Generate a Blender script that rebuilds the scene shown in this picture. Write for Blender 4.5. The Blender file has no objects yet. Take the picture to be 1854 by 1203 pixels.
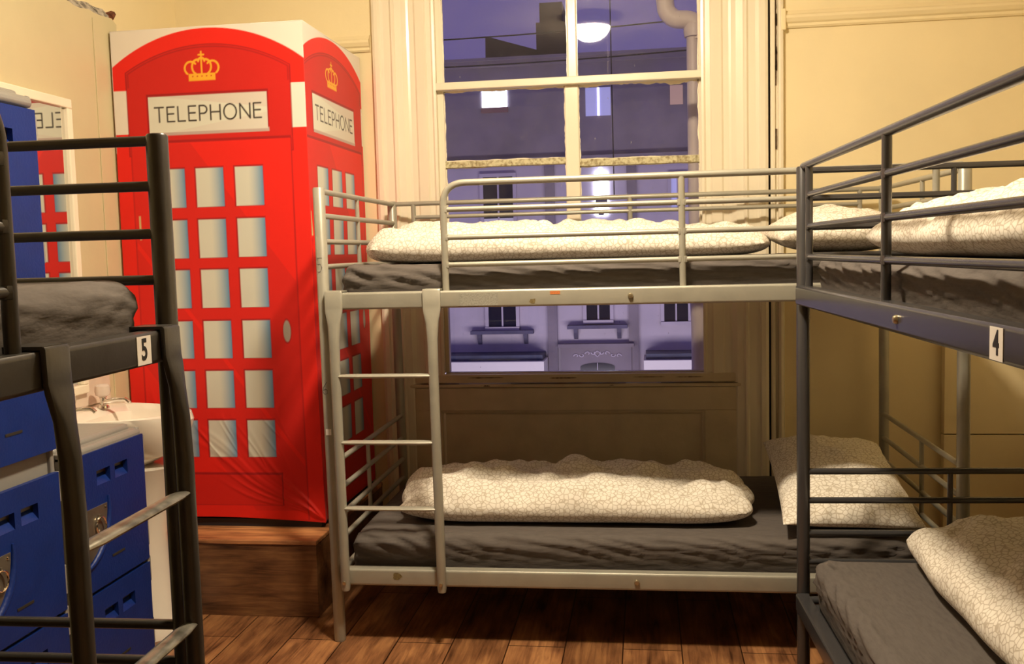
import bpy, bmesh, math, random
import numpy as np
from mathutils import Vector, Matrix, noise
random.seed(4)
SC = bpy.context.scene
COL = SC.collection

# ------------------------------------------------------------------ camera
def cam_axes(y, p, r):
    cy, sy, cp, sp, cr, sr = math.cos(y), math.sin(y), math.cos(p), math.sin(p), math.cos(r), math.sin(r)
    fw = Vector((sy*cp, cy*cp, sp)); rt = Vector((cy, -sy, 0)); up = rt.cross(fw)
    return cr*rt + sr*up, -sr*rt + cr*up, fw
rt, up, fw = cam_axes(-0.1392, -0.0834, -0.0259)
cd = bpy.data.cameras.new('camera'); cam = bpy.data.objects.new('camera', cd); COL.objects.link(cam)
M = Matrix(((rt.x, up.x, -fw.x, 1.0402), (rt.y, up.y, -fw.y, -3.069), (rt.z, up.z, -fw.z, 1.3065), (0, 0, 0, 1)))
cam.matrix_world = M
cd.sensor_fit = 'HORIZONTAL'; cd.sensor_width = 36; cd.lens = 1742.1/1854*36
cd.clip_start = 0.05; cd.clip_end = 200
SC.camera = cam
# ------------------------------------------------------------------ world, view, outdoor light
SC.view_settings.view_transform = 'Standard'; SC.view_settings.look = 'None'
SC.view_settings.gamma = 1; SC.view_settings.exposure = 0.0; SC.view_settings.use_curve_mapping = False
wd = bpy.data.worlds.new('dusk'); SC.world = wd; wd.use_nodes = True
bg = wd.node_tree.nodes['Background']; bg.inputs[0].default_value = (0.145, 0.115, 0.33, 1); bg.inputs[1].default_value = 0.9
def area(name, loc, rot, sx, sy, power, col):
    l = bpy.data.lights.new(name, 'AREA'); l.shape = 'RECTANGLE'; l.size = sx; l.size_y = sy
    l.energy = power; l.color = col
    o = bpy.data.objects.new(name, l); COL.objects.link(o); o.location = loc; o.rotation_euler = rot
    return o
# glow of the street lamps down in the street, on the houses opposite
area('street_glow', (0.0, 13.0, -3.2), (math.radians(118), 0, 0), 9, 1.5, 400, (1.0, 0.88, 1.0))
LAMP_STRENGTH = 485.0
LAMP_COL = (1.0, 0.83, 0.60)
LAMP_POS = (0.725, -0.76, 2.70)

# ------------------------------------------------------------------ materials
MATS = {}
def nt(name):
    m = bpy.data.materials.new(name); m.use_nodes = True
    MATS[name] = m
    return m, m.node_tree.nodes, m.node_tree.links, m.node_tree.nodes['Principled BSDF']
def sock(b, *names):
    for n in names:
        if n in b.inputs: return b.inputs[n]
def mat(name, col, rough=.5, metal=0., spec=.5, var=0., vscale=8., bump=0., bscale=60., vcol=None, stretch=None, coat=0.):
    m, N, L, b = nt(name)
    b.inputs['Roughness'].default_value = rough; b.inputs['Metallic'].default_value = metal
    sock(b, 'Specular IOR Level', 'Specular').default_value = spec
    sock(b, 'Coat Weight', 'Coat').default_value = coat
    tc = N.new('ShaderNodeTexCoord'); mp = N.new('ShaderNodeMapping'); L.new(tc.outputs['Object'], mp.inputs[0])
    if stretch: mp.inputs['Scale'].default_value = stretch
    no = N.new('ShaderNodeTexNoise'); no.inputs['Scale'].default_value = vscale; no.inputs['Detail'].default_value = 5
    L.new(mp.outputs[0], no.inputs['Vector'])
    mx = N.new('ShaderNodeMix'); mx.data_type = 'RGBA'
    c2 = vcol or tuple(c*(1-var) for c in col)
    mr = N.new('ShaderNodeMapRange'); mr.inputs[1].default_value = .42; mr.inputs[2].default_value = .68
    L.new(no.outputs['Fac'], mr.inputs[0]); L.new(mr.outputs[0], mx.inputs[0])
    mx.inputs[6].default_value = (*col, 1); mx.inputs[7].default_value = (*c2, 1)
    L.new(mx.outputs[2], b.inputs['Base Color'])
    if bump:
        n2 = N.new('ShaderNodeTexNoise'); n2.inputs['Scale'].default_value = bscale; n2.inputs['Detail'].default_value = 4
        L.new(mp.outputs[0], n2.inputs['Vector'])
        bp = N.new('ShaderNodeBump'); bp.inputs['Strength'].default_value = bump; bp.inputs['Distance'].default_value = .01
        L.new(n2.outputs['Fac'], bp.inputs['Height']); L.new(bp.outputs[0], b.inputs['Normal'])
    return m
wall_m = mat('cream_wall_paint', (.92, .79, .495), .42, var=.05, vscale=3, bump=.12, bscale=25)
wall_left_m = mat('dimmed_wall_paint', (.61, .54, .335), .42, var=.05, vscale=4, bump=.10, bscale=25)  # cream darkened in the colour to hold down lamp light on this side
front_m = mat('tan_wall_paint', (.50, .40, .25), .6, var=.05)  # tan tone chosen to cut bounce light off this unseen wall
trim_m = mat('gloss_trim_paint', (.90, .82, .645), .26, var=.05, vscale=6, bump=.07, bscale=30, stretch=(1, 1, .25), coat=.15)
panel_m = mat('window_apron_paint', (.72, .61, .42), .36, var=.12, vscale=7, bump=.25, bscale=18)
ceil_m = mat('ceiling_paint', (.60, .52, .38), .7, var=.04)  # toned down so the unseen ceiling bounces less light
chip_m = mat('bare_chipped_paint', (.16, .10, .05), .8, var=.5, vscale=60)
crack_m = mat('dark_gap', (.02, .015, .01), .9)
plaster_m = mat('broken_plaster', (.55, .50, .42), .95, var=.75, vscale=45, bump=1.0, bscale=70, vcol=(.10, .09, .08))
brick_m = mat('broken_brick', (.22, .07, .03), .95, var=.6, vscale=60, bump=1.0, bscale=60)
putty_m = mat('cracked_putty', (.62, .58, .36), .6, var=.7, vscale=70, bump=.5, bscale=80, vcol=(.25, .19, .08))
silver_m = mat('light_grey_enamel', (.40, .385, .32), .38, metal=.25, spec=.6, var=.10, vscale=14, bump=.05, bscale=40)
dark_m = mat('charcoal_enamel', (.060, .055, .050), .30, metal=.35, spec=.6, var=.2, vscale=14, bump=.05, bscale=40)
darkblue_m = mat('slate_grey_enamel', (.080, .078, .082), .25, metal=.4, spec=.6, var=.08, vscale=10, bump=.015, bscale=30)
worn_m = mat('worn_bare_steel', (.30, .28, .23), .30, metal=.6, var=.6, vscale=26, stretch=(1, 1, 3))
bolt_m = mat('bolt_steel', (.55, .48, .33), .3, metal=.9)
rust_m = mat('rusty_chip', (.20, .15, .06), .6, var=.5, vscale=200)
sheet_m = mat('dark_grey_cotton', (.125, .108, .098), .85, spec=.2, var=.15, vscale=30, bump=.55, bscale=9, stretch=(1, 3, 3))
white_m = mat('white_label', (.80, .76, .70), .5)
black_m = mat('black_ink', (.012, .012, .012), .5)
pen_m = mat('pen_ink', (.10, .10, .11), .6)
orange_m = mat('orange_sticker', (.62, .20, .06), .5, var=.3, vscale=300)
label_m = mat('scuffed_print', (.33, .32, .27), .6, var=.35, vscale=220)
blue_m = mat('blue_plastic', (.003, .024, .18), .42, spec=.45, var=.12, vscale=12, bump=.12, bscale=120)
greyp_m = mat('grey_plastic', (.27, .26, .24), .38, var=.06, bump=.06, bscale=90)
steel_m = mat('brushed_steel', (.42, .38, .31), .30, metal=.85, var=.2, vscale=30)
chrome_m = mat('chrome', (.85, .83, .80), .06, metal=1.)
ceramic_m = mat('white_ceramic', (.86, .80, .70), .10, var=.02, coat=.5)
base_m = mat('black_base_board', (.018, .016, .022), .5)
under_m = mat('mattress_ticking', (.5, .48, .44), .9)
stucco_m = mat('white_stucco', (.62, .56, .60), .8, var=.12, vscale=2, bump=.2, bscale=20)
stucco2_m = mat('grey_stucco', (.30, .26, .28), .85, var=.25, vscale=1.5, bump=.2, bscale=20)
slate_m = mat('slate_blue_stone', (.13, .12, .19), .7, var=.3, vscale=5)
lead_m = mat('dark_lead', (.05, .06, .11), .6, var=.3, vscale=5)
dkglass_m = mat('dark_window_glass', (.01, .012, .022), .12)
roof_m = mat('dark_roof', (.045, .038, .05), .8, var=.3, vscale=3)
pipe_m = mat('cream_painted_pipe', (.85, .72, .60), .45, var=.15, vscale=6, bump=.2, bscale=10)
wire_m = mat('black_wire', (.01, .01, .015), .6)
nos_m = mat('screen_white', (.9, .9, .9), .6)

def emis(name, col, s):
    m, N, L, b = nt(name)
    b.inputs['Base Color'].default_value = (*[min(1, c) for c in col], 1)
    sock(b, 'Emission Color', 'Emission').default_value = (*col, 1); b.inputs['Emission Strength'].default_value = s
    return m
lampglow_m = emis('lamp_glass_glow', LAMP_COL, LAMP_STRENGTH)
litwin_m = emis('lit_window', (.80, .84, 1.0), 9.0)
litdim_m = emis('dim_lit_window', (.42, .42, .72), .55)
litwarm_m = emis('warm_lit_window', (.60, .38, .28), .35)
litwarm2_m = emis('street_window_light', (.75, .70, 1.0), 4.0)

def glassy(name, col, rough=0.02, ior=1.45):
    m, N, L, b = nt(name); b.inputs['Base Color'].default_value = (*col, 1); b.inputs['Roughness'].default_value = rough
    sock(b, 'Transmission Weight', 'Transmission').default_value = 1; b.inputs['IOR'].default_value = ior
    return m
crystal_m = glassy('clear_acrylic', (.95, .90, .84), .25, 1.15)
sock(MATS['clear_acrylic'].node_tree.nodes['Principled BSDF'], 'Transmission Weight', 'Transmission').default_value = .65
mirror_m, N, L, b = nt('mirror_silver')
b.inputs['Metallic'].default_value = 1; b.inputs['Roughness'].default_value = .015; b.inputs['Base Color'].default_value = (.82, .82, .80, 1)

# old window glass: clear, glossy, with a film of dust
pane_m, N, L, b = nt('dusty_window_glass')
out = N['Material Output']; N.remove(b)
tr = N.new('ShaderNodeBsdfTransparent'); tr.inputs[0].default_value = (.93, .93, .95, 1)
gl = N.new('ShaderNodeBsdfGlossy'); gl.inputs['Roughness'].default_value = .018
fr = N.new('ShaderNodeFresnel'); fr.inputs[0].default_value = 1.5
m1 = N.new('ShaderNodeMixShader'); L.new(fr.outputs[0], m1.inputs[0]); L.new(tr.outputs[0], m1.inputs[1]); L.new(gl.outputs[0], m1.inputs[2])
df = N.new('ShaderNodeBsdfDiffuse'); df.inputs[0].default_value = (.62, .60, .55, 1)
tc = N.new('ShaderNodeTexCoord')
n1 = N.new('ShaderNodeTexNoise'); n1.inputs['Scale'].default_value = 3.5; n1.inputs['Detail'].default_value = 8; n1.inputs['Roughness'].default_value = .75
L.new(tc.outputs['Object'], n1.inputs['Vector'])
r1 = N.new('ShaderNodeMapRange'); r1.inputs[1].default_value = .35; r1.inputs[2].default_value = .75; r1.inputs[3].default_value = .006; r1.inputs[4].default_value = .045
L.new(n1.outputs['Fac'], r1.inputs[0])
mp = N.new('ShaderNodeMapping'); mp.inputs['Scale'].default_value = (110, 110, 45); L.new(tc.outputs['Object'], mp.inputs[0])
n2 = N.new('ShaderNodeTexNoise'); n2.inputs['Scale'].default_value = 1.0; n2.inputs['Detail'].default_value = 2; L.new(mp.outputs[0], n2.inputs['Vector'])
r2 = N.new('ShaderNodeMapRange'); r2.inputs[1].default_value = .74; r2.inputs[2].default_value = .80; r2.inputs[3].default_value = 0; r2.inputs[4].default_value = .35
L.new(n2.outputs['Fac'], r2.inputs[0])
ad = N.new('ShaderNodeMath'); ad.operation = 'ADD'; L.new(r1.outputs[0], ad.inputs[0]); L.new(r2.outputs[0], ad.inputs[1])
m2 = N.new('ShaderNodeMixShader'); L.new(ad.outputs[0], m2.inputs[0]); L.new(m1.outputs[0], m2.inputs[1]); L.new(df.outputs[0], m2.inputs[2])
L.new(m2.outputs[0], out.inputs[0])

# laminate wood planks (direction: long axis 'y' or 'x')
def wood(name, rotz=0., plank=True, dark=1., xz=False):
    m, N, L, b = nt(name)
    tc = N.new('ShaderNodeTexCoord'); mp = N.new('ShaderNodeMapping'); L.new(tc.outputs['Object'], mp.inputs[0])
    mp.inputs['Rotation'].default_value = (math.radians(90) if xz else 0, 0, rotz)
    grain = N.new('ShaderNodeTexNoise'); g2 = N.new('ShaderNodeMapping'); g2.inputs['Scale'].default_value = (1.6, 22, 22)
    L.new(mp.outputs[0], g2.inputs[0]); grain.inputs['Scale'].default_value = 2.2; grain.inputs['Detail'].default_value = 9
    grain.inputs['Roughness'].default_value = .62; sock(grain, 'Distortion').default_value = 1.1
    L.new(g2.outputs[0], grain.inputs['Vector'])
    big = N.new('ShaderNodeTexNoise'); g3 = N.new('ShaderNodeMapping'); g3.inputs['Scale'].default_value = (2.5, 7, 7)
    L.new(mp.outputs[0], g3.inputs[0]); L.new(g3.outputs[0], big.inputs['Vector']); big.inputs['Scale'].default_value = 1.6; big.inputs['Detail'].default_value = 4
    cr = N.new('ShaderNodeValToRGB'); e = cr.color_ramp.elements
    e[0].position = .36; e[0].color = (.085*dark, .030*dark, .012*dark, 1)
    e[1].position = .64; e[1].color = (.68*dark, .33*dark, .13*dark, 1)
    x = cr.color_ramp.elements.new(.5); x.color = (.38*dark, .165*dark, .068*dark, 1)
    ma = N.new('ShaderNodeMath'); ma.operation = 'MULTIPLY_ADD'; L.new(big.outputs['Fac'], ma.inputs[0]); ma.inputs[1].default_value = .55
    mb = N.new('ShaderNodeMath'); mb.operation = 'MULTIPLY'; L.new(grain.outputs['Fac'], mb.inputs[0]); mb.inputs[1].default_value = .45
    L.new(mb.outputs[0], ma.inputs[2]); L.new(ma.outputs[0], cr.inputs[0])
    L.new(cr.outputs[0], b.inputs['Base Color'])
    if plank:
        br = N.new('ShaderNodeTexBrick'); L.new(mp.outputs[0], br.inputs['Vector'])
        br.inputs['Color1'].default_value = (1, 1, 1, 1); br.inputs['Color2'].default_value = (.62, .60, .58, 1); br.inputs['Mortar'].default_value = (.10, .08, .06, 1)
        br.inputs['Scale'].default_value = 1; br.inputs['Mortar Size'].default_value = .0022; br.inputs['Mortar Smooth'].default_value = .1
        br.inputs['Brick Width'].default_value = 1.25; br.inputs['Row Height'].default_value = .19; br.offset = .37
        mx = N.new('ShaderNodeMix'); mx.data_type = 'RGBA'; mx.blend_type = 'MULTIPLY'; mx.inputs[0].default_value = 1
        L.new(cr.outputs[0], mx.inputs[6]); L.new(br.outputs['Color'], mx.inputs[7]); L.new(mx.outputs[2], b.inputs['Base Color'])
    b.inputs['Roughness'].default_value = .38
    bp = N.new('ShaderNodeBump'); bp.inputs['Strength'].default_value = .15; bp.inputs['Distance'].default_value = .005
    L.new(grain.outputs['Fac'], bp.inputs['Height']); L.new(bp.outputs[0], b.inputs['Normal'])
    return m
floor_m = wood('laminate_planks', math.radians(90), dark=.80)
riser_m = wood('shaded_riser_board', 0, plank=False, dark=.42, xz=True)  # same wood darkened in its colour, standing in for shadow on the riser
step_m = wood('lit_step_board', 0, plank=False, dark=1.15)  # lighter copy of that wood, the lit look of the top put into the colour

# bedding: cream cotton printed all over with small outlined circles
bed_m, N, L, b = nt('circle_print_cotton')
tc = N.new('ShaderNodeTexCoord')
vo = N.new('ShaderNodeTexVoronoi'); vo.feature = 'DISTANCE_TO_EDGE'; vo.inputs['Scale'].default_value = 62; vo.inputs['Randomness'].default_value = .9
L.new(tc.outputs['Object'], vo.inputs['Vector'])
cr = N.new('ShaderNodeValToRGB'); cr.color_ramp.elements[0].position = .0; cr.color_ramp.elements[0].color = (.56, .49, .39, 1)
cr.color_ramp.elements[1].position = .17; cr.color_ramp.elements[1].color = (.86, .81, .72, 1)
q = cr.color_ramp.elements.new(.04); q.color = (.59, .52, .42, 1)
q = cr.color_ramp.elements.new(.085); q.color = (.80, .75, .66, 1)
L.new(vo.outputs['Distance'], cr.inputs[0]); L.new(cr.outputs[0], b.inputs['Base Color'])
b.inputs['Roughness'].default_value = .9; sock(b, 'Specular IOR Level', 'Specular').default_value = .15
n3 = N.new('ShaderNodeTexNoise'); n3.inputs['Scale'].default_value = 14; n3.inputs['Detail'].default_value = 3
L.new(tc.outputs['Object'], n3.inputs['Vector'])
bp = N.new('ShaderNodeBump'); bp.inputs['Strength'].default_value = .45; bp.inputs['Distance'].default_value = .012
L.new(n3.outputs['Fac'], bp.inputs['Height']); L.new(bp.outputs[0], b.inputs['Normal'])

# printed telephone-box fabric: colours of the print come with the cloth
print_m, N, L, b = nt('printed_polyester')
at = N.new('ShaderNodeAttribute'); at.attribute_name = 'print'; L.new(at.outputs['Color'], b.inputs['Base Color'])
b.inputs['Roughness'].default_value = .55; sock(b, 'Specular IOR Level', 'Specular').default_value = .3
b.inputs['Sheen Weight'].default_value = 0.05

# ------------------------------------------------------------------ mesh helpers
class MB:
    def __init__(s): s.v = []; s.f = []; s.mi = []; s.cur = 0
    def add(s, vs, fs):
        n = len(s.v); s.v += [tuple(v) for v in vs]
        for f in fs: s.f.append([i+n for i in f]); s.mi.append(s.cur)
        return s
    def box(s, x0, x1, y0, y1, z0, z1):
        return s.add([(x0,y0,z0),(x1,y0,z0),(x1,y1,z0),(x0,y1,z0),(x0,y0,z1),(x1,y0,z1),(x1,y1,z1),(x0,y1,z1)],
                     [(0,3,2,1),(4,5,6,7),(0,1,5,4),(1,2,6,5),(2,3,7,6),(3,0,4,7)])
    def loft(s, rings, cap=True, closed=True):
        k = len(rings[0]); vs = [p for r in rings for p in r]; fs = []
        for i in range(len(rings)-1):
            for j in range(k if closed else k-1):
                a = i*k+j; b_ = i*k+(j+1) % k
                fs.append((a, b_, b_+k, a+k))
        if cap:
            fs.append(tuple(reversed(range(k)))); fs.append(tuple(range(len(vs)-k, len(vs))))
        return s.add(vs, fs)
    def tube(s, pts, r, seg=12, flat=1., bendr=0., cap=True):
        """tube swept along a path; r a number or one per point; bendr rounds the corners"""
        P = [Vector(p) for p in pts]
        if bendr:
            Q = [P[0]]
            for i in range(1, len(P)-1):
                a, b_, c = P[i-1], P[i], P[i+1]
                d1 = (a-b_).normalized(); d2 = (c-b_).normalized()
                rr = min(bendr, (a-b_).length*.49, (c-b_).length*.49)
                p1 = b_+d1*rr; p2 = b_+d2*rr
                for t in range(9):
                    t /= 8; Q.append((1-t)**2*p1+2*t*(1-t)*b_+t*t*p2)
            Q.append(P[-1]); P = Q
        if isinstance(r, (list, tuple)):
            R = [r[min(len(r)-1, int(round(i*(len(r)-1)/(len(P)-1))))] for i in range(len(P))] if len(r) != len(P) else list(r)
        else: R = [r]*len(P)
        d = (P[1]-P[0]).normalized(); n = d.orthogonal().normalized()
        if abs(d.z) < .9: n = d.cross(Vector((0, 0, 1))).normalized()
        rings = []
        for i, p in enumerate(P):
            if i == 0: t = P[1]-P[0]
            elif i == len(P)-1: t = P[-1]-P[-2]
            else: t = (P[i+1]-P[i]).normalized()+(P[i]-P[i-1]).normalized()
            t.normalize(); n = (n-t*n.dot(t)).normalized(); b_ = t.cross(n)
            rings.append([p+n*math.cos(2*math.pi*k/seg)*R[i]+b_*math.sin(2*math.pi*k/seg)*R[i]*flat for k in range(seg)])
        return s.loft(rings, cap)
    def lathe(s, prof, c=(0, 0, 0), seg=24, sx=1., sy=1., a0=0., a1=2*math.pi):
        rings = []
        for (r, z) in prof:
            rings.append([(c[0]+r*sx*math.cos(a0+(a1-a0)*k/seg), c[1]+r*sy*math.sin(a0+(a1-a0)*k/seg), c[2]+z) for k in range(seg)])
        return s.loft(rings)
    def extr(s, poly, axis, d0, d1):
        """polygon (2-D list) extruded along an axis"""
        def P(a, b_, d): return {'x': (d, a, b_), 'y': (a, d, b_), 'z': (a, b_, d)}[axis]
        k = len(poly)
        vs = [P(a, b_, d0) for a, b_ in poly]+[P(a, b_, d1) for a, b_ in poly]
        fs = [tuple(range(k)), tuple(reversed(range(k, 2*k)))]+[(i, (i+1) % k, (i+1) % k+k, i+k) for i in range(k)]
        return s.add(vs, fs)
    def build(s, name, m, parent=None, bevel=0., smooth=True, loc=None, recalc=True):
        me = bpy.data.meshes.new(name)
        me.from_pydata(s.v, [], s.f); 
        ms = m if isinstance(m, (list, tuple)) else [m]
        for q in ms: me.materials.append(q)
        if len(ms) > 1: me.polygons.foreach_set('material_index', s.mi)
        if recalc:
            bm = bmesh.new(); bm.from_mesh(me); bmesh.ops.recalc_face_normals(bm, faces=bm.faces[:]); bm.to_mesh(me); bm.free()
        o = bpy.data.objects.new(name, me); COL.objects.link(o)
        if parent: o.parent = parent
        if loc: o.location = loc
        if bevel:
            bv = o.modifiers.new('bevel', 'BEVEL'); bv.width = bevel; bv.segments = 2; bv.limit_method = 'ANGLE'; bv.angle_limit = math.radians(35)
            bv.harden_normals = False
        if smooth:
            me.polygons.foreach_set('use_smooth', [True]*len(me.polygons)); me.set_sharp_from_angle(angle=math.radians(38))
        me.update()
        return o
def tag(o, label, cat=None, group=None):
    o['label'] = label
    if cat: o['category'] = cat
    if group: o['group'] = group
    return o
def thing(name, loc, label, cat, group=None, rz=0):
    o = bpy.data.objects.new(name, None); COL.objects.link(o); o.empty_display_size = .1
    o.location = loc; o.rotation_euler = (0, 0, rz)
    return tag(o, label, cat, group)
def struct(o): o['kind'] = 'structure'; return o
def text_mesh(s, size, mname, m, parent, thick=0.0006, offset=0.0):
    cu = bpy.data.curves.new('t', 'FONT'); cu.body = s; cu.size = size; cu.align_x = 'CENTER'; cu.align_y = 'CENTER'; cu.extrude = thick; cu.offset = offset
    to = bpy.data.objects.new('t', cu); COL.objects.link(to)
    dg = bpy.context.evaluated_depsgraph_get()
    me = bpy.data.meshes.new_from_object(to.evaluated_get(dg))
    bpy.data.objects.remove(to); me.name = mname; me.materials.clear(); me.materials.append(m)
    o = bpy.data.objects.new(mname, me); COL.objects.link(o); o.parent = parent
    return o

# ================================================================== THE ROOM
XL, XR, YB, YF, ZC = -1.02, 2.66, 1.08, -4.3, 2.74
struct(MB().box(XL-.1, XR+.1, YF-.1, YB+.25, -.1, 0).build('floor', floor_m, smooth=False))
struct(MB().box(XL-.1, XR+.1, YF-.1, YB+.25, ZC, ZC+.1).build('ceiling', ceil_m, smooth=False))
struct(MB().box(XL-.1, XL, YF, YB+.25, 0, ZC).build('wall_left', wall_m, smooth=False))
struct(MB().box(XR, XR+.1, YF, YB+.25, 0, ZC).build('wall_right', wall_m, smooth=False))
struct(MB().box(XL-.1, XR+.1, YF-.1, YF, 0, ZC).build('wall_front', front_m, smooth=False))
wb = MB()
wb.box(XL, .10, YB, YB+.25, 0, ZC); wb.box(1.37, XR, YB, YB+.25, 0, ZC)
wb.box(.10, 1.37, YB, YB+.25, 0, .72); wb.box(.10, 1.37, YB, YB+.25, 2.72, ZC)
struct(wb.build('wall_back', wall_m, smooth=False))
# board lining over the lower part of the left wall, its top edge broken
rag = [(YF, 2.205)]
y = -3.9
while y < .40:
    rag.append((y, 2.212+.012*noise.noise(Vector((y*9, 0, 0)))+.006*noise.noise(Vector((y*40, 3, 0))))); y += .03
rag += [(.42, 2.20)]
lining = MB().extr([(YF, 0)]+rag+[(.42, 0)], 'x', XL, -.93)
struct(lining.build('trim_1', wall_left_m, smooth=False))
# broken plaster lying bare above the lining
pl = MB(); rr = []
ny, nz = 70, 9
vs = []
for j in range(nz):
    for i in range(ny):
        yy = -.55+(.97)*i/(ny-1); e = 0.008*noise.noise(Vector((yy*14, j*.7, 1)))
        zz = 2.195+.062*j/(nz-1)+(e if j == nz-1 else 0)
        xx = -.936-.045*(j/(nz-1))**1.6+.010*noise.noise(Vector((yy*30, zz*60, 4)))
        vs.append((xx, yy, zz))
fs = [(j*ny+i, j*ny+i+1, (j+1)*ny+i+1, (j+1)*ny+i) for j in range(nz-1) for i in range(ny-1)]
n0 = len(vs)
for j in range(nz):
    for i in range(ny): vs.append((XL, vs[j*ny+i][1], vs[j*ny+i][2]))
fs += [(n0+(nz-1)*ny+i, n0+(nz-1)*ny+i+1, (nz-1)*ny+i+1, (nz-1)*ny+i) for i in range(ny-1)]
fs += [(j*ny+ny-1, n0+j*ny+ny-1, n0+(j+1)*ny+ny-1, (j+1)*ny+ny-1) for j in range(nz-1)]
pl.add(vs, fs)
tp = pl.build('trim_2', plaster_m, smooth=False); struct(tp)
bk = MB()
rings = []
for k in range(6):
    a = k/5; r = .030*(1-.35*a)
    rings.append([(-.965+r*math.cos(t*math.pi/4)*(1+.3*noise.noise(Vector((t, k, 0)))), .415+.035*a, 2.225+.022*a+r*math.sin(t*math.pi/4)*.75*(1+.3*noise.noise(Vector((t, k, 9))))) for t in range(8)])
bk.loft(rings); struct(bk.build('trim_3', brick_m, smooth=False))
# batten seam strips on the lining and the moulding at its end
struct(MB().box(-.93, -.926, .255, .267, 0, 2.19).build('trim_4', wall_left_m, bevel=.0015, smooth=False))

# picture rail on the window wall, both sides of the window
def rail_prof(z): return [(YB, z-.035), (YB-.008, z-.035), (YB-.014, z-.028), (YB-.014, z-.018), (YB-.022, z-.012), (YB-.030, z+.002), (YB-.030, z+.012), (YB-.020, z+.020), (YB-.012, z+.034), (YB, z+.034)]
for nm, x0, x1 in (('trim_5', 1.612, XR), ('trim_6', XL, -.13)):
    mb = MB(); P = rail_prof(2.222)
    mb.loft([[(x, a, b_) for a, b_ in P] for x in (x0, x1)])
    struct(mb.build(nm, wall_m, smooth=False))
struct(MB().box(1.600, 1.620, YB-.035, YB, 2.176, 2.262).build('trim_7', wall_m, bevel=.004))
# boxed-in panel low on the window wall, behind the right-hand bunk
bx = MB().box(2.244, XR, YB-.045, YB, 0, .510).box(2.244, XR, YB-.045, YB, .514, 1.16)
struct(bx.build('trim_8', wall_m, bevel=.002, smooth=False))

# ------------------------------------------------------------------ window 1: casing, sashes, panes
win = bpy.data.objects.new('window_1', None); COL.objects.link(win); win['kind'] = 'structure'; win.location = (.72, YB, 0)
def W(mb, name, m, bevel=0., smooth=False):
    mb.v = [(x-.72, y-YB, z) for x, y, z in mb.v]
    return mb.build(name, m, win, bevel=bevel, smooth=smooth)
ZT = 2.72
def casing(x0, sgn):
    """moulded upright architrave, profile in plan, running inwards from x0"""
    prof = [(0, 0), (0, .030), (.012, .036), (.030, .036), (.036, .028), (.050, .026), (.078, .026), (.086, .034), (.094, .034), (.100, .024),
            (.128, .020), (.146, .006), (.156, .003), (.178, .003), (.186, .010), (.226, .012), (.232, .004), (.250, .002), (.258, .008), (.268, .006), (.268, 0)]
    mb = MB()
    pts = [(x0+sgn*a, YB-.002-b_) for a, b_ in prof]
    mb.loft([[(x, y, z) for x, y in pts] for z in (0, ZT)])
    return mb
W(casing(-.113, 1), 'architrave', trim_m)
W(casing(1.548, -1), 'architrave', trim_m)
# reveal boards between architrave and glass
mb = MB().box(.10, .152, YB+.002, YB+.10, .775, ZT).box(1.325, 1.37, YB+.002, YB+.10, .775, ZT)
W(mb, 'jamb', trim_m, .002)
# gap and strip on the right of the casing
mb = MB().box(1.549, 1.559, YB-.004, YB, 0, ZT); W(mb, 'gap', crack_m)
mb = MB(); pts = [(1.559, YB), (1.559, YB-.020), (1.566, YB-.024), (1.576, YB-.022), (1.580, YB-.006), (1.588, YB-.006), (1.590, YB-.026), (1.598, YB-.034), (1.608, YB-.030), (1.614, YB-.010), (1.616, YB)]
mb.loft([[(x, y, z) for x, y in pts] for z in (0, ZT)]); W(mb, 'edge_strip', trim_m)
for (z0, z1, xx) in ((1.96, 2.36, 1.582), (2.02, 2.12, 1.584), (1.70, 1.79, 1.583), (2.2, 2.25, 1.5845)):
    zz = z0; mb = MB()
    lft = []; rgt = []
    while zz <= z1+1e-6:
        w_ = .0028+.0022*noise.noise(Vector((zz*60, xx*50, 0))); lft.append((xx-w_, zz)); rgt.append((xx+w_, zz)); zz += .012
    mb.extr(lft+rgt[::-1], 'y', YB-.0105, YB-.0060); W(mb, 'paint_chip', chip_m)
# apron under the window: board with sunk panel, stool on top
mb = MB()
Y0 = YB-.018
for (a, b_, c, d) in ((-.0, 1.432, .612, .712), (-.0, .128, 0, .612), (1.282, 1.432, 0, .612), (.128, 1.282, 0, .10)):
    mb.box(a, b_, Y0, YB, c, d)
mb.box(.128, 1.282, YB-.004, YB, .10, .612)
W(mb, 'apron_panel', panel_m, .003)
mb = MB()
P = [(Y0, 0), (Y0+.001, .0), (Y0+.004, -.010), (Y0+.011, -.013), (YB-.003, -.022), (YB-.0035, 0)]
mb.loft([[(x, a, .612+b_) for a, b_ in P] for x in (.128, 1.282)])
mb.loft([[(1.282+b_*1, a, z) for a, b_ in P] for z in (.10, .612)])
mb.loft([[(.128-b_*1, a, z) for a, b_ in P] for z in (.10, .612)])
W(mb, 'panel_moulding', panel_m)
mb = MB().box(-.01, 1.438, YB-.024, YB+.02, .714, .730).box(.02, 1.42, YB-.016, YB+.02, .733, .771)
W(mb, 'stool', panel_m, .004)
for (x0, x1, z, w) in ((.26, .42, .757, .004), (.62, .74, .754, .005), (.98, 1.12, .756, .003), (1.16, 1.28, .755, .0035), (.33, .36, .722, .005), (.88, .90, .722, .003), (.05, .22, .7315, .0015), (.45, .95, .7315, .0015), (1.1, 1.42, .7315, .0012)):
    up_, dn = [], []; n = 14
    for i in range(n+1):
        x = x0+(x1-x0)*i/n; e = w*(.35+.9*abs(noise.noise(Vector((x*70, z*30, 2)))))*math.sin(math.pi*min(1, max(.02, i/n)))**.5
        up_.append((x, z+e)); dn.append((x, z-e*.7))
    mb = MB().extr(up_+dn[::-1], 'y', YB-(.0258 if z < .7316 else .0172), YB-.010); W(mb, 'paint_chip', chip_m)
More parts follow.
